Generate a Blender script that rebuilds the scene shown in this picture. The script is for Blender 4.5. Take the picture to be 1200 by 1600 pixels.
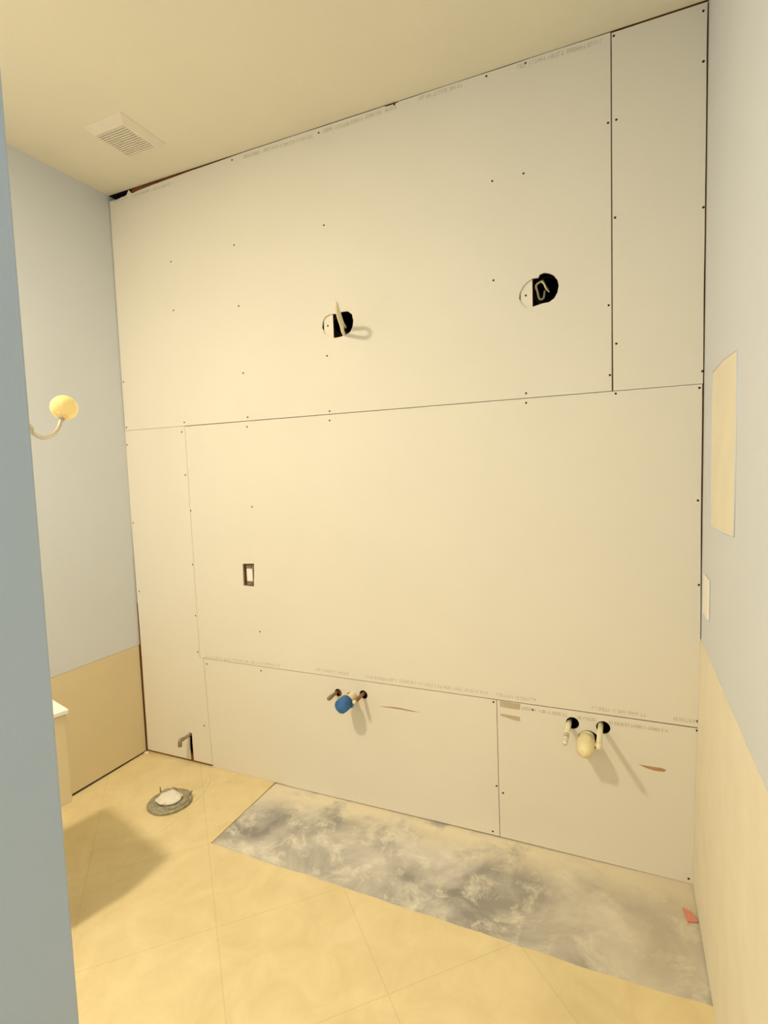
import bpy, bmesh, math, random
from mathutils import Vector, Matrix, noise
from mathutils.geometry import tessellate_polygon

for o in list(bpy.data.objects):
    bpy.data.objects.remove(o)
C = bpy.context.scene.collection
SC = bpy.context.scene
random.seed(7)

# ------------------------------------------------------------------ camera
F_PX, YAW, PITCH, ROLL = 849.94, 0.4162, 0.0773, -0.0329
CAM = Vector((2.489, -2.1736, 1.5567))
W, H = 2.7413, 3.0442                     # room width, ceiling height
Z1, Z2 = 1.8146, 0.5946                   # heights of the two long board joints
cy_, sy_ = math.cos(YAW), math.sin(YAW)
FWD = Vector((-sy_*math.cos(PITCH), cy_*math.cos(PITCH), -math.sin(PITCH)))
_r = Vector((cy_, sy_, 0)); _u = _r.cross(FWD)
RGT = math.cos(ROLL)*_r + math.sin(ROLL)*_u
UPV = -math.sin(ROLL)*_r + math.cos(ROLL)*_u
cam = bpy.data.cameras.new('camera')
cam.sensor_fit = 'VERTICAL'; cam.sensor_height = 36; cam.sensor_width = 27
cam.lens = F_PX*36/1600
cam.clip_start = 0.02
co = bpy.data.objects.new('camera', cam); C.objects.link(co)
co.matrix_world = Matrix((
    (RGT.x, UPV.x, -FWD.x, CAM.x), (RGT.y, UPV.y, -FWD.y, CAM.y),
    (RGT.z, UPV.z, -FWD.z, CAM.z), (0, 0, 0, 1)))
SC.camera = co

# ------------------------------------------------------------------ light and exposure
LAMP = Vector((0.82, -2.10, 3.005))       # ceiling lamp behind the near wall
LAMP_POWER = 34
LAMP_COLOR = (1.0, 0.875, 0.655)
FILL_HIGH = (1.0, 0.80, 0.50)              # invented fill, warm above and cool below, to cool the near wall's top
FILL_LOW = (0.52, 0.80, 1.0)
FILL_STRENGTH = 0.90
EXPOSURE = 0.65
SC.view_settings.view_transform = 'Standard'
SC.view_settings.look = 'None'
SC.view_settings.gamma = 1
SC.view_settings.use_curve_mapping = False
SC.view_settings.exposure = EXPOSURE
wd = bpy.data.worlds.new('fill_gradient'); SC.world = wd; wd.use_nodes = True
_n = wd.node_tree.nodes; _l = wd.node_tree.links
_tc = _n.new('ShaderNodeTexCoord'); _sp = _n.new('ShaderNodeSeparateXYZ'); _rp = _n.new('ShaderNodeValToRGB')
_l.new(_tc.outputs['Generated'], _sp.inputs[0]); _l.new(_sp.outputs[2], _rp.inputs[0])
_mr = _n.new('ShaderNodeMapRange'); _mr.inputs[1].default_value = -.45; _mr.inputs[2].default_value = .45
_l.new(_sp.outputs[2], _mr.inputs[0]); _l.new(_mr.outputs[0], _rp.inputs[0])
_rp.color_ramp.elements[0].color = (*FILL_LOW, 1); _rp.color_ramp.elements[1].color = (*FILL_HIGH, 1)
_l.new(_rp.outputs[0], _n['Background'].inputs[0])
_n['Background'].inputs[1].default_value = FILL_STRENGTH


def on_plane(axis, val, u, v):
    """point of the place on a wall / floor plane, measured from the photograph"""
    d = FWD + RGT*((u-600)/F_PX) - UPV*((v-800)/F_PX)
    return CAM + d*((val-CAM[axis])/d[axis])


def wp(u, v):
    p = on_plane(1, 0, u, v)
    return (p.x, p.z)


# ------------------------------------------------------------------ materials
def lin(c):
    return tuple(((x/255)/12.92 if x/255 <= .04045 else ((x/255+.055)/1.055)**2.4) for x in c)


def mat(name, rgb, rough=0.8, metal=0.0, var=0.04, scale=6.0, bump=0.0, bscale=120.0, spec=0.3, coat=0.0):
    m = bpy.data.materials.new(name); m.use_nodes = True
    n = m.node_tree.nodes; l = m.node_tree.links; b = n['Principled BSDF']
    b.inputs['Roughness'].default_value = rough
    b.inputs['Metallic'].default_value = metal
    b.inputs['Specular IOR Level'].default_value = spec
    b.inputs['Coat Weight'].default_value = coat
    tc = n.new('ShaderNodeTexCoord')
    ns = n.new('ShaderNodeTexNoise'); ns.inputs['Scale'].default_value = scale; ns.inputs['Detail'].default_value = 5
    l.new(tc.outputs['Object'], ns.inputs['Vector'])
    rp = n.new('ShaderNodeValToRGB')
    a = lin(rgb)
    rp.color_ramp.elements[0].position = .3; rp.color_ramp.elements[1].position = .7
    rp.color_ramp.elements[0].color = (*[max(0, x*(1-var)) for x in a], 1)
    rp.color_ramp.elements[1].color = (*[min(1, x*(1+var)) for x in a], 1)
    l.new(ns.outputs['Fac'], rp.inputs['Fac']); l.new(rp.outputs['Color'], b.inputs['Base Color'])
    if bump:
        n2 = n.new('ShaderNodeTexNoise'); n2.inputs['Scale'].default_value = bscale; n2.inputs['Detail'].default_value = 3
        l.new(tc.outputs['Object'], n2.inputs['Vector'])
        bp = n.new('ShaderNodeBump'); bp.inputs['Strength'].default_value = bump; bp.inputs['Distance'].default_value = .002
        l.new(n2.outputs['Fac'], bp.inputs['Height']); l.new(bp.outputs['Normal'], b.inputs['Normal'])
    return m


M = {}
M['board'] = mat('drywall paper', (234, 228, 214), .85, var=.015, scale=2.5, bump=.05, bscale=300)
M['board_tan'] = mat('tan backing board', (228, 212, 174), .85, var=.03, scale=2.5)
M['paint'] = mat('blue grey wall paint', (218, 222, 228), .6, var=.012, scale=3, bump=.15, bscale=160)
M['paint_in_shade'] = mat('blue grey paint in shade', (206, 217, 226), .6, var=.012, scale=3, bump=.15, bscale=160)  # same wall paint, made darker and bluer to carry the near wall's shade
M['bare'] = mat('bare plaster', (238, 229, 206), .9, var=.03, scale=8, bump=.2, bscale=90)
M['ceiling'] = mat('ceiling paint', (242, 235, 214), .85, var=.012, scale=3, bump=.25, bscale=140)
M['wood'] = mat('framing lumber', (128, 82, 42), .8, var=.25, scale=14)
M['dark'] = mat('cavity', (52, 40, 28), .95, var=.3, scale=10)  # dark tone that stands in for shade inside hollows
M['black'] = mat('dark box plastic', (30, 26, 22), .6, var=.3, scale=30)
M['screw'] = mat('black screw', (48, 42, 34), .5, metal=.3, var=.2, scale=200)
M['white'] = mat('white plastic', (248, 244, 234), .4, var=.02, scale=20)
M['whitewood'] = mat('white painted wood', (240, 232, 214), .7, var=.03, scale=20)
M['cpvc'] = mat('cream plastic pipe', (236, 228, 190), .35, var=.04, scale=30, spec=.5)
M['capoff'] = mat('yellowed plastic cap', (246, 232, 184), .3, var=.06, scale=14, spec=.5)
M['pvc'] = mat('white drain pipe', (238, 224, 190), .35, var=.03, scale=20, spec=.5)
M['blue'] = mat('blue tape', (58, 112, 172), .5, var=.18, scale=60, bump=.4, bscale=90)
M['copper'] = mat('aged copper', (150, 112, 76), .4, metal=.6, var=.25, scale=40)
M['grey_metal'] = mat('dull grey metal', (150, 138, 116), .5, metal=.4, var=.15, scale=40)
M['boxbrown'] = mat('brown box plastic', (186, 144, 104), .6, var=.1, scale=30)
M['chrome'] = mat('brushed nickel', (214, 206, 190), .3, metal=.75, var=.03, scale=20)
M['ink'] = mat('faded print', (206, 198, 181), .9, var=.05, scale=40)
M['label'] = mat('paper tape', (196, 182, 154), .9, var=.12, scale=14)
M['scrape'] = mat('torn brown paper', (186, 148, 104), .9, var=.12, scale=30)
M['porcelain'] = mat('white porcelain', (244, 240, 228), .12, var=.005, scale=5, spec=.5, coat=.5)
M['flange'] = mat('grey flange metal', (168, 162, 138), .55, metal=.3, var=.25, scale=50, bump=.5, bscale=60)
M['rag'] = mat('white rag', (236, 230, 214), .9, var=.06, scale=40, bump=.5, bscale=70)
M['caulk'] = mat('white caulk', (238, 222, 184), .7, var=.03, scale=30)
M['red'] = mat('red scrap', (222, 146, 124), .7, var=.08, scale=60)
M['grille'] = mat('vent plastic', (238, 230, 212), .5, var=.02, scale=20)
M['shaded'] = mat('bone porcelain', (226, 208, 172), .2, var=.005, scale=5, spec=.5, coat=.3)  # white porcelain darkened, shade of the tank side put into the colour
M['globe'] = mat('opal glass', (250, 226, 158), .12, var=.01, scale=5, spec=.5, coat=.6)


def amber_glass():
    m = bpy.data.materials.new('amber tinted glass'); m.use_nodes = True
    n = m.node_tree.nodes; l = m.node_tree.links; b = n['Principled BSDF']
    b.inputs['Base Color'].default_value = (*lin((255, 226, 140)), 1); b.inputs['Roughness'].default_value = .15
    b.inputs['Coat Weight'].default_value = .5
    tr = n.new('ShaderNodeBsdfTransparent'); tr.inputs[0].default_value = (1, .95, .78, 1)
    mx = n.new('ShaderNodeMixShader'); mx.inputs[0].default_value = .72
    b.inputs['Emission Color'].default_value = (1, .80, .36, 1); b.inputs['Emission Strength'].default_value = .15
    l.new(tr.outputs[0], mx.inputs[1]); l.new(b.outputs[0], mx.inputs[2])
    l.new(mx.outputs[0], n['Material Output'].inputs[0])
    return m


M['globe'] = amber_glass()


def tile_material():
    m = bpy.data.materials.new('travertine tile laid diagonally'); m.use_nodes = True
    n = m.node_tree.nodes; l = m.node_tree.links; b = n['Principled BSDF']
    b.inputs['Roughness'].default_value = .42
    b.inputs['Specular IOR Level'].default_value = .35
    tc = n.new('ShaderNodeTexCoord'); sp = n.new('ShaderNodeSeparateXYZ')
    l.new(tc.outputs['Object'], sp.inputs[0])

    def math_(op, a, b_=None, c=None):
        k = n.new('ShaderNodeMath'); k.operation = op
        for i, v in enumerate((a, b_, c)):
            if v is None: continue
            if isinstance(v, (int, float)): k.inputs[i].default_value = v
            else: l.new(v, k.inputs[i])
        return k.outputs[0]
    S = .646

    def line(val, off):
        t = math_('DIVIDE', math_('SUBTRACT', val, off), S)
        f = math_('ABSOLUTE', math_('SUBTRACT', math_('FRACT', math_('ADD', t, 50.5)), .5))
        return math_('LESS_THAN', f, .0042)
    g = math_('MAXIMUM', line(math_('ADD', sp.outputs[0], sp.outputs[1]), 1.037),
              line(math_('SUBTRACT', sp.outputs[0], sp.outputs[1]), 2.015))
    ns = n.new('ShaderNodeTexNoise'); ns.inputs['Scale'].default_value = 7; ns.inputs['Detail'].default_value = 8
    ns.inputs['Roughness'].default_value = .62; ns.inputs['Distortion'].default_value = .6
    l.new(tc.outputs['Object'], ns.inputs['Vector'])
    rp = n.new('ShaderNodeValToRGB'); e = rp.color_ramp.elements
    e[0].position = .28; e[1].position = .7
    e[0].color = (*lin((224, 204, 154)), 1); e[1].color = (*lin((238, 221, 174)), 1)
    l.new(ns.outputs['Fac'], rp.inputs['Fac'])
    mx = n.new('ShaderNodeMix'); mx.data_type = 'RGBA'
    l.new(math_('MULTIPLY', g, .20), mx.inputs[0]); l.new(rp.outputs['Color'], mx.inputs[6])
    mx.inputs[7].default_value = (*lin((176, 148, 104)), 1)
    l.new(mx.outputs[2], b.inputs['Base Color'])
    bp = n.new('ShaderNodeBump'); bp.inputs['Strength'].default_value = .12; bp.inputs['Distance'].default_value = .002; bp.invert = True
    l.new(g, bp.inputs['Height']); l.new(bp.outputs['Normal'], b.inputs['Normal'])
    return m


def slab_material():
    m = bpy.data.materials.new('bare concrete with thinset'); m.use_nodes = True
    n = m.node_tree.nodes; l = m.node_tree.links; b = n['Principled BSDF']
    b.inputs['Roughness'].default_value = .8
    tc = n.new('ShaderNodeTexCoord'); sp = n.new('ShaderNodeSeparateXYZ')
    l.new(tc.outputs['Object'], sp.inputs[0])

    def nz(scale, det, dist, rough=.6):
        k = n.new('ShaderNodeTexNoise'); k.inputs['Scale'].default_value = scale; k.inputs['Detail'].default_value = det
        k.inputs['Distortion'].default_value = dist; k.inputs['Roughness'].default_value = rough
        l.new(tc.outputs['Object'], k.inputs['Vector']); return k.outputs['Fac']

    def ramp(fac, p0, p1, c0=(0, 0, 0), c1=(1, 1, 1)):
        k = n.new('ShaderNodeValToRGB'); k.color_ramp.elements[0].position = p0; k.color_ramp.elements[1].position = p1
        k.color_ramp.elements[0].color = (*c0, 1); k.color_ramp.elements[1].color = (*c1, 1)
        l.new(fac, k.inputs['Fac']); return k.outputs['Color']

    def mix(f, a, c):
        k = n.new('ShaderNodeMix'); k.data_type = 'RGBA'
        l.new(f, k.inputs[0])
        for i, v in ((6, a), (7, c)):
            if isinstance(v, tuple): k.inputs[i].default_value = (*v, 1)
            else: l.new(v, k.inputs[i])
        return k.outputs[2]

    def math_(op, a, b_):
        k = n.new('ShaderNodeMath'); k.operation = op; k.use_clamp = True
        for i, v in enumerate((a, b_)):
            if isinstance(v, (int, float)): k.inputs[i].default_value = v
            else: l.new(v, k.inputs[i])
        return k.outputs[0]
    base = ramp(nz(3.6, 8, .5), .38, .62, lin((150, 146, 140)), lin((214, 208, 196)))
    film = ramp(nz(8, 12, .5, .72), .50, .64)
    c = mix(math_('MULTIPLY', film, .75), base, lin((240, 233, 216)))
    # band of pale thinset left along the wall
    mr = n.new('ShaderNodeMapRange'); l.new(sp.outputs[1], mr.inputs[0])
    mr.inputs[1].default_value = -.20; mr.inputs[2].default_value = -.05
    band = math_('MULTIPLY', mr.outputs[0], ramp(nz(6, 8, .5), .30, .52))
    c = mix(band, c, lin((236, 224, 196)))
    # sandy skim at the right end
    m2 = n.new('ShaderNodeMapRange'); l.new(sp.outputs[0], m2.inputs[0])
    m2.inputs[1].default_value = 1.95; m2.inputs[2].default_value = 2.6
    sk = math_('MULTIPLY', m2.outputs[0], ramp(nz(2.6, 6, .3), .22, .5))
    c = mix(math_('MULTIPLY', sk, .6), c, lin((212, 200, 174)))
    l.new(c, b.inputs['Base Color'])
    bp = n.new('ShaderNodeBump'); bp.inputs['Strength'].default_value = .35; bp.inputs['Distance'].default_value = .004
    l.new(nz(22, 8, .5), bp.inputs['Height']); l.new(bp.outputs['Normal'], b.inputs['Normal'])
    return m


M['tile'] = tile_material()
M['slab'] = slab_material()
me_ = bpy.data.materials.new('lit lamp glass'); me_.use_nodes = True
_b = me_.node_tree.nodes['Principled BSDF']
_b.inputs['Base Color'].default_value = (.9, .85, .75, 1)
_b.inputs['Emission Color'].default_value = (*LAMP_COLOR, 1)
_b.inputs['Emission Strength'].default_value = 6
M['lamp'] = me_


# ------------------------------------------------------------------ helpers
def mesh_obj(name, verts, faces, m, parent=None, loc=(0, 0, 0), smooth=False):
    me = bpy.data.meshes.new(name)
    me.from_pydata([Vector(v)-Vector(loc) for v in verts], [], faces)
    me.update()
    return link(name, me, m, parent, loc, smooth)


def link(name, me, m, parent=None, loc=(0, 0, 0), smooth=False):
    bm = bmesh.new(); bm.from_mesh(me); bmesh.ops.recalc_face_normals(bm, faces=bm.faces); bm.to_mesh(me); bm.free()
    me.materials.append(m)
    for p in me.polygons: p.use_smooth = smooth
    o = bpy.data.objects.new(name, me); C.objects.link(o)
    if parent is not None:
        o.parent = parent
        o.location = Vector(loc)-Vector(parent['org'])
    else:
        o.location = loc
    o['org'] = tuple(loc)
    return o


def empty(name, loc, rz=0):
    o = bpy.data.objects.new(name, None); C.objects.link(o); o.location = loc
    o.rotation_euler = (0, 0, rz); o.empty_display_size = .05; o['org'] = tuple(loc)
    return o


def tag(o, label, cat, group=None):
    o['label'] = label; o['category'] = cat
    if group: o['group'] = group
    return o


def structure(o):
    o['kind'] = 'structure'; return o


def box(name, lo, hi, m, parent=None, bevel=0.0):
    bm = bmesh.new()
    bmesh.ops.create_cube(bm, size=1)
    lo = Vector(lo); hi = Vector(hi); c = (lo+hi)/2; s = hi-lo
    for v in bm.verts: v.co = Vector((v.co.x*s.x, v.co.y*s.y, v.co.z*s.z))
    if bevel: bmesh.ops.bevel(bm, geom=bm.edges[:], offset=bevel, segments=2, profile=.5, affect='EDGES')
    me = bpy.data.meshes.new(name); bm.to_mesh(me); bm.free()
    return link(name, me, m, parent, c)


def tube_geo(path, radii, seg=12, caps=True):
    P = [Vector(p) for p in path]
    if isinstance(radii, (int, float)): radii = [radii]*len(P)
    V = []; Fc = []; prev = None
    for i, p in enumerate(P):
        t = (P[min(i+1, len(P)-1)]-P[max(i-1, 0)]).normalized()
        if prev is None:
            a = Vector((0, 0, 1)) if abs(t.z) < .9 else Vector((1, 0, 0))
            nrm = t.cross(a).normalized()
        else:
            nrm = (prev-t*prev.dot(t)).normalized()
        prev = nrm; bn = t.cross(nrm)
        for k in range(seg):
            an = 2*math.pi*k/seg
            V.append(p+(nrm*math.cos(an)+bn*math.sin(an))*radii[i])
    for i in range(len(P)-1):
        for k in range(seg):
            Fc.append((i*seg+k, i*seg+(k+1) % seg, (i+1)*seg+(k+1) % seg, (i+1)*seg+k))
    if caps:
        Fc.append(tuple(range(seg))[::-1]); Fc.append(tuple(range((len(P)-1)*seg, len(P)*seg)))
    return V, Fc


def tube(name, path, radii, m, parent=None, seg=14, loc=None):
    V, Fc = tube_geo(path, radii, seg)
    return mesh_obj(name, V, Fc, m, parent, loc if loc is not None else path[0], True)


def smooth_path(pts, n=6):
    P = [Vector(p) for p in pts]; P = [2*P[0]-P[1]]+P+[2*P[-1]-P[-2]]; out = []
    for i in range(1, len(P)-2):
        for k in range(n):
            t = k/n; a, b, c, d = P[i-1:i+3]
            out.append(.5*((2*b)+(c-a)*t+(2*a-5*b+4*c-d)*t*t+(3*b-a-3*c+d)*t*t*t))
    out.append(P[-2]); return out


def lathe(name, prof, m, parent=None, loc=(0, 0, 0), axis='z', seg=32, wobble=None):
    """prof: (radius, height) pairs, along +z or along -y"""
    V = []; Fc = []; nP = len(prof)
    for i, (r, h) in enumerate(prof):
        for k in range(seg):
            a = 2*math.pi*k/seg
            rr = r*(1+(wobble(a, i) if wobble else 0))
            x, y = rr*math.cos(a), rr*math.sin(a)
            V.append(Vector(loc)+(Vector((x, y, h)) if axis == 'z' else Vector((x, -h, y))))
    for i in range(nP-1):
        for k in range(seg):
            Fc.append((i*seg+k, i*seg+(k+1) % seg, (i+1)*seg+(k+1) % seg, (i+1)*seg+k))
    Fc.append(tuple(range(seg))); Fc.append(tuple(range((nP-1)*seg, nP*seg)))
    return mesh_obj(name, V, Fc, m, parent, loc, True)


def prism(name, outer, holes, m, to3d, t0, t1, parent=None, loc=(0, 0, 0)):
    """flat board with real holes: 2-D outline -> front and back faces plus all edges"""
    loops = [outer]+list(holes)
    flat = [p for lp in loops for p in lp]
    tris = tessellate_polygon([[Vector((p[0], p[1], 0)) for p in lp] for lp in loops])
    n = len(flat)
    V = [to3d(p[0], p[1], t0) for p in flat]+[to3d(p[0], p[1], t1) for p in flat]
    Fc = [tuple(t) for t in tris]+[tuple(i+n for i in t)[::-1] for t in tris]
    s = 0
    for lp in loops:
        k = len(lp)
        for i in range(k):
            a, b = s+i, s+(i+1) % k
            Fc.append((a, b, b+n, a+n))
        s += k
    return mesh_obj(name, V, Fc, m, parent, loc)


def XZ(a, b, t): return Vector((a, t, b))
def YZ(a, b, t): return Vector((t, a, b))
def XY(a, b, t): return Vector((a, b, t))


def circle(cx, cz, r, n=28, sx=1.0):
    return [(cx+r*sx*math.cos(2*math.pi*k/n), cz+r*math.sin(2*math.pi*k/n)) for k in range(n)]


# ------------------------------------------------------------------ the setting
YR = -3.6                                  # how far the room runs behind the camera
T = .0070                                  # board thickness
# tile floor with the strip cut out where the old vanity stood
front = []
for k in range(41):
    t = k/40; x = .884+(W-.884)*t
    y = -.481-.030*t+.012*max(0, t-.85)/.15
    y += .006*noise.noise(Vector((x*9, 3.1, 0)))+.004*noise.noise(Vector((x*31, 7.7, 0)))
    front.append((x, y))
outline = [(0, YR), (W, YR)]+front[::-1]+[(.876, .02), (0, .02)]
structure(prism('floor', outline, [], M['tile'], XY, -.012, 0))
structure(box('floor_slab', (-.15, YR-.1, -.12), (W+.15, .25, -.0121), M['slab']))
# mortar bed film raised a little in the cut strip, so the step down from the tile is small
structure(prism('floor_mortar', [(.880, -.484)]+[(x, y+.001) for x, y in front[1:]]+[(W, .02), (.880, .02)], [], M['slab'], XY, -.0118, -.006))
structure(box('ceiling', (-.15, YR-.1, H), (W+.15, -.0005, H+.12), M['ceiling']))
# left wall: painted above the joint, tan board (an object of its own) below
LZ = .622
structure(box('wall_left', (-.14, YR, LZ+.0015), (0, .2, H), M['paint']))
structure(box('wall_left_framing', (-.14, YR, -.001), (-.02, .2, LZ), M['wood']))
# right wall
wr = structure(box('wall_right', (W, -2.45, -.001), (W+.12, .2, H), M['paint']))
# wall behind the boards: framing cavity
wb = structure(box('wall_back', (-.0, .12, -.001), (W, .2, H), M['dark']))
for x0 in (.001, .42, .84, 1.264, 1.70, 1.99, 2.128, 2.428, 2.7025):
    box('stud', (x0, .0080, .04 if x0 != 2.428 else Z1-.03), (x0+(.0385 if x0 < 2.1 or x0 > 2.2 else .042), .119, H-.04), M['wood'], wb)
box('top_plate', (.155, .0080, H-.0399), (W-.001, .119, H+.12), M['wood'], wb)
box('header_and_void', (.001, .05, H-.0399), (.1549, .119, H+.12), M['dark'], wb)  # dark block in place of the shaded void above the board
box('header_and_void', (-.14, .0002, H+.0004), (.0009, .2, H+.0059), M['dark'], wb)  # dark strip added to keep light from leaking in at the corner
box('corner_strip', (.0004, .0006, .012), (.0062, .0078, .86), M['wood'], wb)
box('header_and_void', (-.14, .0002, H+.006), (.1549, .0499, H+.12), M['dark'], wb)  # dark block for the shaded void, also shutting outside light out
box('header_and_void', (.155, .0002, H+.0005), (W+.12, .0079, H+.12), M['wood'], wb)
box('sole_plate', (.001, .0080, 0), (W-.001, .119, .0399), M['wood'], wb)
box('blocking', (.001, .0085, Z1-.03), (W-.001, .05, Z1+.03), M['wood'], wb)
box('blocking', (.001, .0085, Z2-.03), (W-.001, .05, Z2+.03), M['wood'], wb)
# near wall beside the doorway the photograph is taken from
NX, NY = 1.90, -1.781
structure(box('wall_near', (NX-.115, YR, -.0005), (NX, NY, H), M['paint_in_shade'], bevel=.003))
structure(box('wall_rear', (0, YR-.1, -.001), (NX, YR, H), M['paint']))

# ------------------------------------------------------------------ drywall boards on the back wall
screw_me = None


def add_screw(parent, x, z, y=0.0):
    global screw_me
    loc = Vector((x, y, z))
    if screw_me is None:
        o = lathe('screw', [(.0016, -.004), (.0038, -.0005), (.0040, .0006), (.0022, .0010), (.0010, .0004)], M['screw'], parent, loc, 'y', 12)
        screw_me = o.data
    else:
        o = bpy.data.objects.new('screw', screw_me); C.objects.link(o); o.parent = parent
        o.location = loc-Vector(parent['org'])
    return o


def add_print(parent, spans, h=.013, drop=0.0):
    """one line of faded, unreadable edge print: letter-like strokes word by word"""
    rng = random.Random(len(spans)*13+int(spans[0][0]))
    for (u0, v0, u1, v1) in spans:
        V = []; Fc = []
        a = Vector(wp(u0, v0)); b = Vector(wp(u1, v1)); Ln = (b-a).length; d = (b-a)/max(Ln, 1e-6); nrm = Vector((-d.y, d.x))
        s = 0
        while s < Ln:
            lw = rng.uniform(.006, .010)
            kind = rng.choice('IOEHLT')
            bars = {'I': [(0, 0, .3, 1)], 'O': [(0, 0, .25, 1), (.7, 0, .95, 1), (.2, 0, .8, .2), (.2, .8, .8, 1)],
                    'E': [(0, 0, .25, 1), (.2, 0, .9, .18), (.2, .41, .8, .59), (.2, .82, .9, 1)],
                    'H': [(0, 0, .25, 1), (.7, 0, .95, 1), (.2, .4, .8, .6)],
                    'L': [(0, 0, .25, 1), (.2, .8, .9, 1)], 'T': [(.35, 0, .6, 1), (0, 0, .95, .2)]}[kind]
            for (x0, y0, x1, y1) in bars:
                q = []
                for (x, y) in ((x0, y0), (x1, y0), (x1, y1), (x0, y1)):
                    p = a+d*(s+x*lw)+nrm*((y-.5)*h)
                    q.append(Vector((p.x, -.0004, p.y)))
                i = len(V); V += q; Fc.append((i, i+1, i+2, i+3))
            s += lw+.0025
        o = mesh_obj('printed_text', V, Fc, M['ink'], parent, V[0])
    return o


def decal(name, pts, m, parent, y=-.0006):
    """thin torn or taped patch with its own small thickness"""
    P = [wp(*p) for p in pts]
    loc = Vector((P[0][0], 0, P[0][1]))
    return prism(name, P, [], m, XZ, y, .0002, parent, loc)


B_GRP = 'drywall boards screwed to the back wall'
# upper long board, cut round the two light boxes
holeL = [wp(*p) for p in [(503, 512), (504, 502), (508, 495), (515, 491), (525, 490), (534, 487), (543, 486), (550, 491), (552, 501), (551, 510), (547, 519), (540, 523), (533, 526), (524, 528), (515, 526), (508, 522)]]
holeR = [wp(*p) for p in [(811, 466), (812, 457), (817, 447), (824, 440), (832, 435), (841, 434), (843, 429), (850, 426), (858, 427), (865, 430), (871, 437), (873, 446), (871, 457), (866, 466), (858, 472), (848, 474), (839, 477), (831, 480), (822, 481), (815, 475)]]
top = []
for k in range(140):
    t = k/139; x = .004+(2.4455-.004)*t
    gap = .0022
    for (xa, ga), (xb, gb_) in zip(((0, .030), (.11, .026), (.30, .016), (.55, .008), (.90, .003)), ((.11, .026), (.30, .016), (.55, .008), (.90, .003), (1.2, .0022))):
        if xa <= x < xb: gap = ga+(gb_-ga)*(x-xa)/(xb-xa)
    if x < .2: gap += .004*noise.noise(Vector((x*40, 8.5, 0)))
    gap += .0012*noise.noise(Vector((x*6, 1.5, 0)))
    if abs(x-.145) < .016: gap = .002        # chip of paper that still reaches the ceiling
    if abs(x-1.62) < .02: gap = .006
    top.append((x, H-max(.001, gap)))
A = prism('drywall_board', [(.003, Z1+.001), (2.449, Z1+.0012)]+top[::-1], [holeL, holeR], M['board'], XZ, 0, T, None, (.003, 0, Z1))
tag(A, 'long upper drywall board under the ceiling, cut round two light boxes', 'drywall', B_GRP)
# narrow upper board in the right corner
zz = [Z1+.001+(H-.0065-Z1)*k/20 for k in range(21)]
leftE = [(2.4535+.0012*noise.noise(Vector((z*3, 9, 0)))-.0045*(z-Z1)/1.23, z) for z in zz]
topB = None
rightE = [(W-.0048+.0022*noise.noise(Vector((z*4, 2, 0))), z) for z in zz]
Bd = prism('drywall_board', leftE[::-1]+rightE, [], M['board'], XZ, .0004, T, None, (2.455, 0, Z1))
tag(Bd, 'narrow upright drywall board high in the right corner', 'drywall', B_GRP)
# narrow left board, ceiling joint to floor, notched for the pipe
sx0, sx1, sz = .322, .346, .166
lf = []
for k in range(24):
    z = Z1-.0005-(Z1-.0135)*k/23
    lf.append((.0015+.0085*max(0, min(1, (1.35-z)/.65))+.001*noise.noise(Vector((z*5, 4, 0))), z))
rt_ = [(.4250, Z1-.0005), (.4328, .5968), (.4568, .5937), (.4765, .0135)]
Cb = prism('drywall_board', rt_+[(sx1+.002, .0135), (sx1, .09), (sx1-.001, sz), (sx0+.004, sz+.002), (sx0, .08), (sx0+.003, .0135)]+lf[::-1], [], M['board'], XZ, 0, T, None, (0, 0, 0))
tag(Cb, 'tall narrow drywall board in the left corner, notched at the floor', 'drywall', B_GRP)
# middle long board with the outlet hole
ol = [wp(*p) for p in [(379, 881), (397, 880.5), (397, 917), (380.5, 915)]]
def ins(l, k): return l
Dt = [(.4270+(W-.0065-.427)*k/30, Z1-.0026+.0006*noise.noise(Vector((k*.9, 5, 0)))+.0016*(k/30)) for k in range(31)]
Dr = [(W-.0058+.0030*max(0, min(1, (1.35-z)/.35)), z) for z in [Z1-.1-(Z1-Z2-.2)*k/12 for k in range(13)]]
Db = prism('drywall_board', [(.4358, Z2+.0018)]+[(.4345, .625)]+Dt+Dr+[(W-.003, Z2+.0014)], [ol], M['board'], XZ, -.0002, T, None, (.43, 0, Z2))
tag(Db, 'largest drywall board across the middle of the wall, with outlet cut-out', 'drywall', B_GRP)


def rnd(u, v, r, sx=1.0):
    x, z = wp(u, v); return circle(x, z, r, 28, sx)


holesE = [rnd(528.5, 1082.5, .019), rnd(548.5, 1089.5, .0245), rnd(567.8, 1085.5, .0205)]
Eb = prism('drywall_board', [(.4590, Z2-.0003), (2.0080, Z2-.0020), (2.0120, .0005), (1.5, -.001), (1.0, -.003), (.90, .0005), (.4785, .0010)], holesE, M['board'], XZ, 0, T, None, (.459, 0, 0))
tag(Eb, 'low drywall board at the left with blue-capped drain', 'drywall', B_GRP)
holesF = [rnd(894.5, 1130, .0245), rnd(919.5, 1156.5, .0395), rnd(942.5, 1137, .0255)]
Fb = prism('drywall_board', [(2.0103, Z2-.0020), (W-.004, Z2-.0032), (W-.004, -.005), (2.5, -.003), (2.0145, .0000)], holesF, M['board'], XZ, .0003, T, None, (2.011, 0, 0))
tag(Fb, 'low drywall board at the right with yellowed drain cap', 'drywall', B_GRP)

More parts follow.
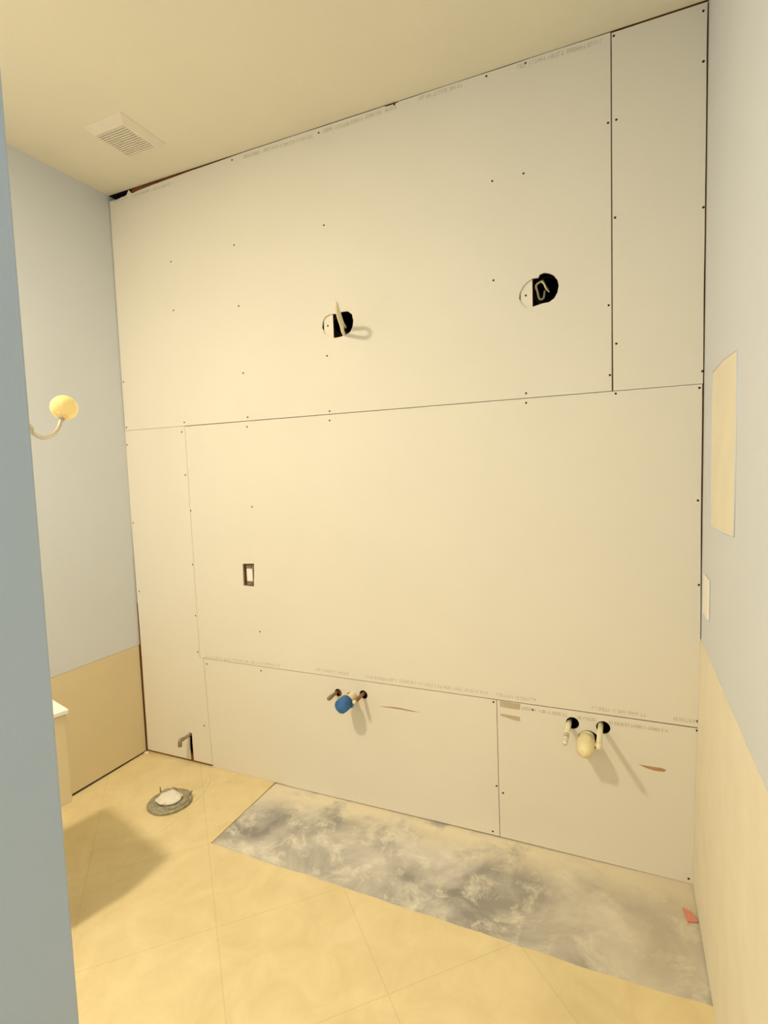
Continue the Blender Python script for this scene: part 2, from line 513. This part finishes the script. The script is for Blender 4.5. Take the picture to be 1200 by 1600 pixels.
SCREWS = {
    A: [(246, 285), (362.5, 250), (498, 207.5), (616, 163.5), (760, 119), (821, 98.5), (365.8, 383), (267, 409), (506, 352), (769, 283), (818, 271),
        (771, 438), (271, 485), (373, 478), (380, 583), (511, 556), (951, 477), (953, 586), (950, 192), (387, 652), (515, 642.5), (822, 614.5), (288, 660), (193, 597), (197.5, 668)],
    Bd: [(959, 56), (963, 187), (961, 340), (963, 537), (1099, 17), (1099, 96), (1099, 324), (1097.5, 580)],
    Cb: [(284, 675), (289.5, 742), (298, 798), (301, 882), (305.5, 962), (309, 1019), (198.5, 695), (208, 817), (217.5, 924), (319, 1134)],
    Db: [(386, 667), (515, 657), (822, 629.5), (962, 615), (1093, 606), (394, 792), (406, 987), (1090.5, 782), (1092, 914), (1090, 1127)],
    Eb: [(323, 1037.5), (408, 1048), (771, 1097), (776, 1228), (770, 1299)],
    Fb: [(832, 1109), (786, 1239), (1089, 1141.5), (1088.5, 1256), (1076, 1373)],
}
for b_, L in SCREWS.items():
    for (u, v) in L:
        x, z = wp(u, v); add_screw(b_, x, z, 0.0002)
# faded edge print
add_print(A, [(178, 315, 200, 308), (206, 307, 232, 298), (240, 296, 266, 287)], .010)
add_print(A, [(381, 245, 405, 238), (412, 235, 432, 229), (438, 228, 486, 213), (505, 205, 520, 200), (524, 199, 545, 193), (549, 191, 566, 186), (570, 183, 598, 175), (602, 173, 617, 168)], .014)
add_print(A, [(654, 154, 662, 151), (666, 151, 672, 149), (677, 148, 700, 140), (703, 139, 711, 136), (715, 135, 721, 133)], .014)
add_print(A, [(808, 105, 822, 101), (827, 99, 850, 91), (857, 90, 877, 83), (886, 80, 893, 78), (896, 78, 915, 72), (918, 71, 938, 65)], .014)
add_print(Db, [(320, 1027, 332, 1028), (336, 1028, 346, 1029), (350, 1030, 359, 1031), (364, 1031, 386, 1034), (392, 1035, 412, 1037), (414, 1037, 436, 1040)], .012)
add_print(Db, [(493, 1045.5, 525, 1050), (529, 1051, 545, 1053)], .012)
add_print(Db, [(572, 1057, 587, 1059), (590, 1059.5, 604, 1062), (607, 1062, 619, 1063), (624, 1063.5, 640, 1066), (642, 1066, 664, 1069), (667, 1069.5, 681, 1072),
               (684, 1072.5, 688, 1073), (691, 1073, 704, 1075), (708, 1075.5, 722, 1077.5), (727, 1078, 762, 1083), (776, 1085, 796, 1088), (800, 1089, 822, 1092), (826, 1092, 838, 1093.5)], .013)
add_print(Db, [(925, 1106, 936, 1107.5), (940, 1108, 978, 1113), (982, 1113.5, 1008, 1117)], .013)
add_print(Db, [(1052, 1122.5, 1073, 1125.5), (1077, 1126, 1093, 1128)], .013)
add_print(Fb, [(815, 1106, 838, 1110), (843, 1111, 858, 1113), (862, 1114, 884, 1117), (903, 1121, 930, 1125), (952, 1129, 972, 1132), (977, 1132, 992, 1134.5), (996, 1135, 1017, 1138), (1021, 1139, 1043, 1142)], .012)
# tape remnants and torn paper
decal('tape_remnant', [(781, 1095), (813, 1100), (812, 1109), (804, 1108), (781, 1104)], M['label'], Fb)
decal('tape_remnant', [(782, 1115), (812, 1120), (813, 1127), (806, 1126), (782, 1118)], M['label'], Fb)
decal('torn_paper', [(592, 1103.2), (612, 1104.5), (625, 1106.2), (640, 1109.5), (657, 1113.6), (640, 1111.2), (622, 1107.8), (606, 1105.6)], M['scrape'], Eb)
decal('torn_paper', [(998, 1194.5), (1015, 1197.5), (1033, 1200), (1041, 1203), (1038, 1206), (1022, 1204), (1010, 1200)], M['scrape'], Fb)

# tan board low on the left wall, standing clear of the floor
LB = prism('drywall_board', [(-.004, .008), (-.0045, LZ), (YR, LZ), (YR, .012), (-.6, .013)], [], M['board_tan'], YZ, -.0128, -.0005, None, (0, 0, 0))
tag(LB, 'unpainted tan board low on the left wall beside the toilet drain', 'drywall')
# lower right board, thickening to the floor
pts = []
for k in range(21):
    t = k/20; y = -.001-1.5*t
    pts.append((y, .922+.006*noise.noise(Vector((y*7, 2, 0)))+.004*noise.noise(Vector((y*25, 5, 0)))))
V = []; n_ = len(pts)
for (y, z) in pts: V.append((W-.0025, y, z))
for (y, z) in pts: V.append((W-.017, y, .001))
for (y, z) in pts: V.append((W-.0003, y, z))
for (y, z) in pts: V.append((W-.0003, y, .001))
Fc = []
for i in range(n_-1):
    Fc += [(i, i+1, n_+i+1, n_+i), (2*n_+i, 2*n_+i+1, 3*n_+i+1, 3*n_+i), (i, i+1, 2*n_+i+1, 2*n_+i), (n_+i, n_+i+1, 3*n_+i+1, 3*n_+i)]
Fc += [(0, n_, 3*n_, 2*n_), (n_-1, 2*n_-1, 4*n_-1, 3*n_-1)]
RB = mesh_obj('backer_board', V, Fc, M['bare'], None, (W, 0, 0))
tag(RB, 'bare beige plaster facing low on the right wall by the doorway', 'wall board')
# bare rectangle where a cabinet came off the right wall, with its paint ridge
P = [(-.207, 1.822), (-.40, 1.828), (-.596, 1.818), (-.602, 1.60), (-.598, 1.362), (-.40, 1.352), (-.213, 1.348), (-.205, 1.60)]
cab = prism('bare_patch', P, [], M['bare'], YZ, W-.0015, W+.0005, wr, (W, -.4, 1.6))
rid = [Vector((W-.001, y, z)) for (y, z) in P+[P[0]]]
tube('paint_ridge', rid, .0022, M['paint'], wr, 6)
# white plate by the corner
pl = box('switch_plate', (W-.007, -.200, 1.040), (W-.0001, -.088, 1.172), M['white'], bevel=.003)
tag(pl, 'white switch plate on the right wall near the corner', 'switch')

# ------------------------------------------------------------------ light boxes and wires
def light_box(cx, cz, xs, label, catn='electrical box'):
    r = empty('junction_box', (cx, .02, cz)); tag(r, label, catn, 'light boxes in the upper wall')
    o = lathe('box_shell', [(.0500, -.0155), (.0500, -.070), (.002, -.0705), (.002, -.068), (.047, -.068), (.047, -.0155)], M['black'], r, (cx, 0, cz), 'y', 28)
    return r


xl = .5*(wp(520, 500)[0]+wp(550, 500)[0]); zl = wp(536, 507)[1]
bl = light_box(1.357, zl+.008, 0, 'dark round light box behind the left cut-out')
br = light_box(2.2245, wp(856, 452)[1], 0, 'dark round light box behind the right cut-out')
for (u0, v0, u1, v1, su, sv, lab) in ((505.0, 484, 519.5, 532, 511, 508.5, 'white-faced stud edge with a screw in the left cut-out'),
                                      (812.5, 432, 831.5, 484, 821, 461, 'white-faced stud edge with a screw in the right cut-out')):
    x0, _ = wp(u0, .5*(v0+v1)); x1, _ = wp(u1, .5*(v0+v1)); z1_ = wp(u0, v0)[1]; z0_ = wp(u0, v1)[1]
    s = box('stud_face', (x0, .0072, z0_), (x1, .0079, z1_), M['whitewood'])
    tag(s, lab, 'stud', 'white stud faces in the light cut-outs')
    x, z = wp(su, sv); add_screw(s, x, z, .0070)


def pix_path(L):
    return [on_plane(1, -d, u, v) for (u, v, d) in L]


cb = empty('electrical_cable', on_plane(1, 0, 538, 512)); tag(cb, 'white cable loop sticking out of the left light box', 'cable')
tube('cable_loop', smooth_path([(1.350, .062, 2.190), (1.360, .03, 2.190), (1.376, -.03, 2.191), (1.400, -.105, 2.212), (1.419, -.160, 2.232), (1.430, -.188, 2.229), (1.430, -.180, 2.208), (1.416, -.140, 2.186), (1.395, -.080, 2.172), (1.370, -.02, 2.160), (1.358, .03, 2.155), (1.35, .062, 2.155)]), .0078, M['cpvc'], cb)
tube('tape_end', smooth_path(pix_path([(536, 518, .012), (540, 519, -.01), (545, 518, -.04)])), .008, M['black'], cb)
cb2 = empty('electrical_cable', on_plane(1, 0, 846, 452)); tag(cb2, 'bent cable folded inside the right light box', 'cable')
tube('cable_fold', smooth_path(pix_path([(868, 452, -.055), (860, 455, -.03), (854, 450, -.01), (849, 441, .01), (846, 440, .012), (838, 446, .008), (840, 456, .004), (843, 467, .0), (849, 466, -.005), (851, 456, -.015), (853, 450, -.04)])), .0042, M['grey_metal'], cb2)
tube('bare_wire', smooth_path(pix_path([(846, 440, .016), (850, 444, .016), (853, 451, .010), (858, 456, -.005)])), .0022, M['cpvc'], cb2)

# outlet
oc = on_plane(1, 0, 388, 899)
ob = empty('outlet_box', (oc.x, .02, oc.z)); tag(ob, 'open outlet box with white device in the middle of the wall', 'outlet')
x0, x1, z0, z1 = oc.x-.038, oc.x+.036, oc.z-.058, oc.z+.057
prism('box_shell', [(x0, z0), (x1, z0), (x1, z1), (x0, z1)], [[(x0+.003, z0+.003), (x1-.003, z0+.003), (x1-.003, z1-.003), (x0+.003, z1-.003)]], M['boxbrown'], XZ, .0127, .012+.06, ob, oc)
box('box_bottom', (x0, .0721, z0), (x1, .074, z1), M['boxbrown'], ob)
box('receptacle', (x0+.020, .010, z0+.026), (x1-.018, .045, z1-.026), M['white'], ob, .002)
for s in (z1-.016, z0+.016):
    box('mounting_ear', (x0+.018, .0135, s-.009), (x1-.010, .0155, s+.009), M['grey_metal'], ob)
    lathe('ear_screw', [(.004, -.0135), (.004, -.010), (.002, -.0098)], M['copper'], ob, (x0+.05, 0, s), 'y', 12)

# ------------------------------------------------------------------ plumbing stubs
def stub(name, label, cat, u, v, d0, d1, r, m, grp=None, seg=18):
    x, z = wp(u, v)
    r_ = empty(name, (x, 0, z)); tag(r_, label, cat, grp)
    tube('pipe', [(x, d0, z), (x, -d1, z)], r, m, r_, seg)
    return r_, x, z


PG = 'supply pipe stubs'
p1, x, z = stub('supply_pipe', 'tarnished grey supply stub left of the blue-capped drain', 'pipe', 526.5, 1081.5, .06, .072, .0078, M['copper'], PG)
tube('pipe_end', [(x, -.040, z), (x, -.074, z), (x, -.080, z)], [.0088, .0098, .0085], M['grey_metal'], p1)
p2, x, z = stub('supply_pipe', 'brown copper supply stub right of the blue-capped drain', 'pipe', 568.0, 1084, .06, .085, .0088, M['copper'], PG)
tube('pipe_end', [(x, -.084, z), (x, -.098, z), (x, -.102, z)], [.0080, .0080, .005], M['pvc'], p2)
dl, x, z = stub('drain_pipe', 'white drain stub sealed with a blue taped cap', 'drain', 552, 1087.5, .06, .088, .0225, M['pvc'], None, 24)
V_ = [(x, -.068, z), (x, -.070, z), (x, -.118, z), (x, -.124, z), (x, -.126, z)]
tube('blue_cap', V_, [.0235, .0335, .0335, .029, .012], M['blue'], dl, 10)
tube('cap_tail', [(x+.024, -.068, z-.004), (x+.034, -.084, z-.012)], [.015, .006], M['blue'], dl, 8)
p3, x, z = stub('supply_pipe', 'cream supply pipe with printed rings left of the yellowed drain cap', 'pipe', 889, 1130, .06, .100, .0100, M['cpvc'], PG)
tube('printed_end', [(x, -.1002, z), (x, -.166, z)], .0098, M['bare'], p3, 18)
for yy in (.106, .122, .128, .148, .163):
    tube('printed_ring', [(x, -yy, z), (x, -yy-.0025, z)], .0102, M['grey_metal'], p3, 18)
p4, x, z = stub('supply_pipe', 'longer cream supply pipe right of the yellowed drain cap', 'pipe', 938.5, 1133, .06, .165, .0098, M['cpvc'], PG)
tube('crimped_tip', [(x, -.160, z), (x, -.168, z), (x, -.186, z)], [.0112, .0112, .0075], M['pvc'], p4, 14)
dr, x, z = stub('drain_pipe', 'yellowed drain cap bulging from the right-hand board', 'drain', 917, 1153, .06, .04, .028, M['pvc'], None, 24)
tube('bulging_cap', [(x, -.020, z), (x, -.022, z), (x-.001, -.05, z), (x-.001, -.085, z), (x, -.108, z), (x, -.122, z), (x, -.129, z)], [.027, .0320, .0335, .0325, .028, .019, .005], M['capoff'], dr, 24)
lathe('cap_tab', [(.006, 0), (.006, .012), (.002, .014)], M['capoff'], dr, (x+.034, -.012, z-.010), 'y', 10)
# grey stub low by the notch
x, z = wp(296, 1148.5)
p5 = empty('supply_pipe', (x, 0, z)); tag(p5, 'short grey bent pipe above the floor notch in the left corner', 'pipe', PG)
tube('pipe', [(x, .08, z), (x, -.052, z)], .0085, M['grey_metal'], p5)
tube('elbow', smooth_path([(x, -.045, z), (x, -.062, z), (x, -.070, z-.008), (x, -.071, z-.030)]), .0105, M['grey_metal'], p5)

# ------------------------------------------------------------------ ceiling vent
vx0, vx1, vy0, vy1 = .398, .612, -.450, -.210
ix0, ix1, iy0, iy1 = .412, .572, -.402, -.236
vent = empty('exhaust_vent', ((vx0+vx1)/2, (vy0+vy1)/2, H)); tag(vent, 'square white exhaust vent grille in the ceiling', 'vent')
zi = H-.018
V = [(vx0, vy0, H-.002), (vx1, vy0, H-.002), (vx1, vy1, H-.002), (vx0, vy1, H-.002),
     (ix0-.006, iy0-.006, zi), (ix1+.006, iy0-.006, zi), (ix1+.006, iy1+.006, zi), (ix0-.006, iy1+.006, zi),
     (ix0, iy0, zi), (ix1, iy0, zi), (ix1, iy1, zi), (ix0, iy1, zi),
     (ix0, iy0, H-.003), (ix1, iy0, H-.003), (ix1, iy1, H-.003), (ix0, iy1, H-.003),
     (vx0, vy0, H), (vx1, vy0, H), (vx1, vy1, H), (vx0, vy1, H)]
Fc = []
for k in range(4):
    j = (k+1) % 4
    Fc += [(k, j, 4+j, 4+k), (4+k, 4+j, 8+j, 8+k), (8+k, 8+j, 12+j, 12+k), (k, j, 16+j, 16+k)]
mesh_obj('frame', V, Fc, M['grille'], vent, ((vx0+vx1)/2, (vy0+vy1)/2, H))
box('backing', (ix0, iy0, H-.0032), (ix1, iy1, H-.001), M['dark'], vent)
V = []; Fc = []
ns_ = 13
for k in range(ns_):
    yc = iy0+(iy1-iy0)*(k+.5)/ns_
    for (dy, dz) in ((-.0048, zi+.000), (.0036, zi+.000), (.0048, zi+.007), (-.0036, zi+.007)):
        V.append((ix0, yc+dy, dz)); V.append((ix1, yc+dy, dz))
    b0 = k*8
    for a, b_ in ((0, 2), (2, 4), (4, 6), (6, 0)):
        Fc.append((b0+a, b0+a+1, b0+b_+1, b0+b_))
    Fc += [(b0, b0+2, b0+4, b0+6), (b0+1, b0+3, b0+5, b0+7)]
mesh_obj('louvre', V, Fc, M['grille'], vent, (ix0, iy0, zi))

# ------------------------------------------------------------------ wall sconce on the left wall
SX = 1.50                                  # the arm reaches round from the far face of the near wall
g_ = on_plane(0, SX, 100, 637)
WX, WY = NX-.115, NY-.055
sc = empty('wall_sconce', (WX, WY, 1.66)); tag(sc, 'gooseneck sconce with round cream globe, reaching out past the near wall', 'lamp')
tube('wall_plate', [Vector((WX-.0005, WY, 1.66)), Vector((WX-.012, WY, 1.66)), Vector((WX-.020, WY, 1.66))], [.045, .045, .026], M['chrome'], sc, 28)
arm = [on_plane(0, SX+.16*(97-u)/55, u, v) for (u, v) in [(42, 664), (49, 673.5), (57, 680), (65, 683.5), (72, 683.5), (80, 681), (87, 675.5), (92, 668), (94.5, 660), (96, 655)]]
arm = [Vector((WX-.016, WY, 1.66)), Vector((WX-.045, WY+.02, 1.662)), Vector((1.71, -1.73, 1.656))]+arm
tube('arm', smooth_path(arm), .0036, M['chrome'], sc, 14)
e_ = arm[-1]; up_ = (g_-e_).normalized()
tube('socket_cup', [e_-up_*.003, e_+up_*.002, e_+up_*.005, e_+up_*.0085], [.0045, .0065, .010, .0118], M['chrome'], sc, 24)
R_ = .0238
gp = [(R_*math.cos(-math.pi/2+.3+(math.pi-.31)*k/20)+.0002, R_*math.sin(-math.pi/2+.3+(math.pi-.31)*k/20)) for k in range(21)]
lathe('globe', gp, M['globe'], sc, g_, 'z', 40)

# ------------------------------------------------------------------ ceiling lamp (source of the room's light)
cl = empty('ceiling_light', (LAMP.x, LAMP.y, H)); tag(cl, 'round lit flush ceiling lamp behind the near wall', 'lamp')
lathe('trim_ring', [(.084, H-LAMP.z), (.112, H-LAMP.z), (.110, H-LAMP.z-.008), (.092, H-LAMP.z-.022), (.084, H-LAMP.z-.020)], M['white'], cl, (LAMP.x, LAMP.y, LAMP.z), 'z', 40)
lathe('lens', [(.083, .030), (.083, .022), (.06, .0185), (.01, .018)], M['lamp'], cl, (LAMP.x, LAMP.y, LAMP.z), 'z', 32)
ld = bpy.data.lights.new('lamp_bulb', 'AREA'); ld.shape = 'DISK'; ld.size = .20; ld.energy = LAMP_POWER; ld.color = LAMP_COLOR
lo = bpy.data.objects.new('bulb', ld); C.objects.link(lo); lo.parent = cl; lo.location = (0, 0, LAMP.z-H+.008)
l2 = bpy.data.lights.new('wall_top_fill', 'POINT'); l2.energy = 6; l2.color = LAMP_COLOR; l2.shadow_soft_size = .08  # extra point fill added under the lens to brighten the wall top
lo2 = bpy.data.objects.new('wall_top_fill', l2); C.objects.link(lo2); lo2.parent = cl; lo2.location = (0, 0, -.13)

# ------------------------------------------------------------------ removed toilet standing askew behind the near wall
RZ = math.radians(-15.3)
tl = empty('toilet', (.80, -1.005, 0), RZ); tag(tl, 'white toilet set aside, only its tank corner showing past the near wall', 'toilet')


def local(name, bm, m, smooth=True):
    me = bpy.data.meshes.new(name); bm.to_mesh(me); bm.free()
    bmesh_ = bmesh.new(); bmesh_.from_mesh(me); bmesh.ops.recalc_face_normals(bmesh_, faces=bmesh_.faces); bmesh_.to_mesh(me); bmesh_.free()
    me.materials.append(m)
    for p in me.polygons: p.use_smooth = smooth
    o = bpy.data.objects.new(name, me); C.objects.link(o); o.parent = tl
    return o


def rbox(lo, hi, bev, taper=0.0):
    bm = bmesh.new(); bmesh.ops.create_cube(bm, size=1)
    lo = Vector(lo); hi = Vector(hi); c = (lo+hi)/2; s = hi-lo
    for v in bm.verts:
        f = 1-taper*(1 if v.co.z < 0 else 0)
        v.co = Vector((c.x+v.co.x*s.x*f, c.y+v.co.y*s.y*f, c.z+v.co.z*s.z))
    bmesh.ops.bevel(bm, geom=bm.edges[:], offset=bev, segments=3, profile=.6, affect='EDGES')
    return bm


# local frame: x right along the tank back (corner at x=0), y towards the back wall (tank back at y=0)
local('tank_lid', rbox((-.42, -.225, .784), (.003, .004, .800), .004), M['porcelain'], False)
local('tank', rbox((-.405, -.205, .478), (-.001, -.001, .7835), .008, .015), M['shaded'], False)


def loft(rings, caps=True, seg=32):
    bm = bmesh.new(); R = []
    for (z, cx, cy, rx, ryf, ryb) in rings:
        R.append([bm.verts.new((cx+rx*math.cos(2*math.pi*k/seg), cy+(ryb if math.sin(2*math.pi*k/seg) > 0 else ryf)*math.sin(2*math.pi*k/seg), z)) for k in range(seg)])
    for a, b_ in zip(R, R[1:]):
        for k in range(seg): bm.faces.new((a[k], a[(k+1) % seg], b_[(k+1) % seg], b_[k]))
    bm.faces.new(R[0]); bm.faces.new(R[-1]); return bm


local('bowl', loft([(0, -.205, -.36, .11, .16, .20), (.03, -.205, -.36, .11, .15, .20), (.12, -.205, -.36, .095, .14, .18), (.24, -.205, -.38, .13, .20, .17), (.34, -.205, -.40, .175, .255, .18), (.385, -.205, -.40, .182, .265, .19), (.395, -.205, -.40, .178, .26, .19)]), M['shaded'])
local('tank_shelf', rbox((-.33, -.27, .36), (-.08, -.03, .4775), .012), M['shaded'], False)
local('seat', loft([(.396, -.205, -.41, .185, .262, .155), (.412, -.205, -.41, .187, .264, .157), (.417, -.205, -.41, .182, .258, .152)]), M['white'])
local('seat_lid', loft([(.4175, -.205, -.41, .183, .258, .155), (.432, -.205, -.41, .180, .254, .152), (.437, -.205, -.41, .165, .236, .136)]), M['white'])
lever = local('flush_lever', rbox((-.385, -.222, .705), (-.325, -.210, .718), .003), M['chrome'], False)

# ------------------------------------------------------------------ toilet flange in the floor
fc = on_plane(2, .01, 266, 1251)
fl = empty('toilet_flange', (fc.x, fc.y, 0)); tag(fl, 'round grey toilet drain flange on the tile floor', 'drain')


def wob(a, i): return .045*noise.noise(Vector((math.cos(a)*1.6, math.sin(a)*1.6, i*.35+2)))


lathe('flange_ring', [(.060, .002), (.100, .0005), (.101, .010), (.094, .0155), (.078, .017), (.064, .021), (.058, .017), (.057, .004)], M['flange'], fl, (fc.x, fc.y, 0), 'z', 48, wob)
for a0, a1, rr in ((-.9, .5, .082), (2.0, 3.0, .080)):
    pth = [(fc.x+rr*math.cos(a0+(a1-a0)*k/8), fc.y+rr*math.sin(a0+(a1-a0)*k/8), .018+.003*math.sin(k*1.7)) for k in range(9)]
    tube('wax_ring', pth, [.006, .010, .011, .009, .012, .010, .011, .009, .005], M['flange'], fl, 10)
tube('closet_bolt', [(fc.x-.078, fc.y+.018, .012), (fc.x-.080, fc.y+.018, .05)], .0032, M['grey_metal'], fl, 10)
tube('closet_bolt', [(fc.x+.058, fc.y+.062, .012), (fc.x+.070, fc.y+.072, .034)], .0034, M['grey_metal'], fl, 10)
bm = bmesh.new(); bmesh.ops.create_icosphere(bm, subdivisions=4, radius=1)
for v in bm.verts:
    d = .20*noise.noise(v.co*1.7+Vector((3, 1, 4)))+.10*noise.noise(v.co*4.5)
    q = v.co*(1+d)
    v.co = Vector((q.x*.058, q.y*.056, q.z*.020))
me = bpy.data.meshes.new('rag'); bm.to_mesh(me); bm.free()
rg = link('rag', me, M['rag'], None, (fc.x-.004, fc.y-.001, .0215), True)
tag(rg, 'white rag stuffed into the toilet drain flange', 'rag')

# caulk trail where the toilet base stood
cpts = [on_plane(2, .001, u, v) for (u, v) in [(316, 1206), (321, 1208), (326, 1214), (327, 1221), (323, 1229), (315, 1240), (300, 1257), (284, 1273), (266, 1288), (250, 1300)]]
cpts = [Vector((p.x, p.y, .0005)) for p in smooth_path(cpts, 5)]
ck = tube('caulk_trail', cpts, [.0018+.0030*(1-i/len(cpts)) for i in range(len(cpts))], M['caulk'], None, 8)
tag(ck, 'thin white caulk trail curving over the floor past the flange', 'caulk')
# plaster lump in the left corner
bm = bmesh.new(); bmesh.ops.create_icosphere(bm, subdivisions=3, radius=1)
for v in bm.verts:
    q = v.co*(1+.3*noise.noise(v.co*2.3)); v.co = Vector((q.x*.017, q.y*.012, max(-.2, q.z)*.010))
me = bpy.data.meshes.new('plaster_lump'); bm.to_mesh(me); bm.free()
lp = link('plaster_lump', me, M['caulk'], None, (.018, -.018, .002), True)
tag(lp, 'small white plaster lump on the floor in the left corner', 'plaster')
# red scrap by the right wall
rp_ = [on_plane(2, 0, u, v) for (u, v) in [(1072.5, 1419), (1088, 1427), (1097, 1442), (1081, 1441)]]
rs = prism('tape_scrap', [(p.x-.012, p.y) for p in rp_], [], M['red'], XY, -.0058, .0005)
tag(rs, 'small red scrap on bare concrete beside the right wall', 'scrap')

for o in bpy.data.objects:
    if 'org' in o: del o['org']
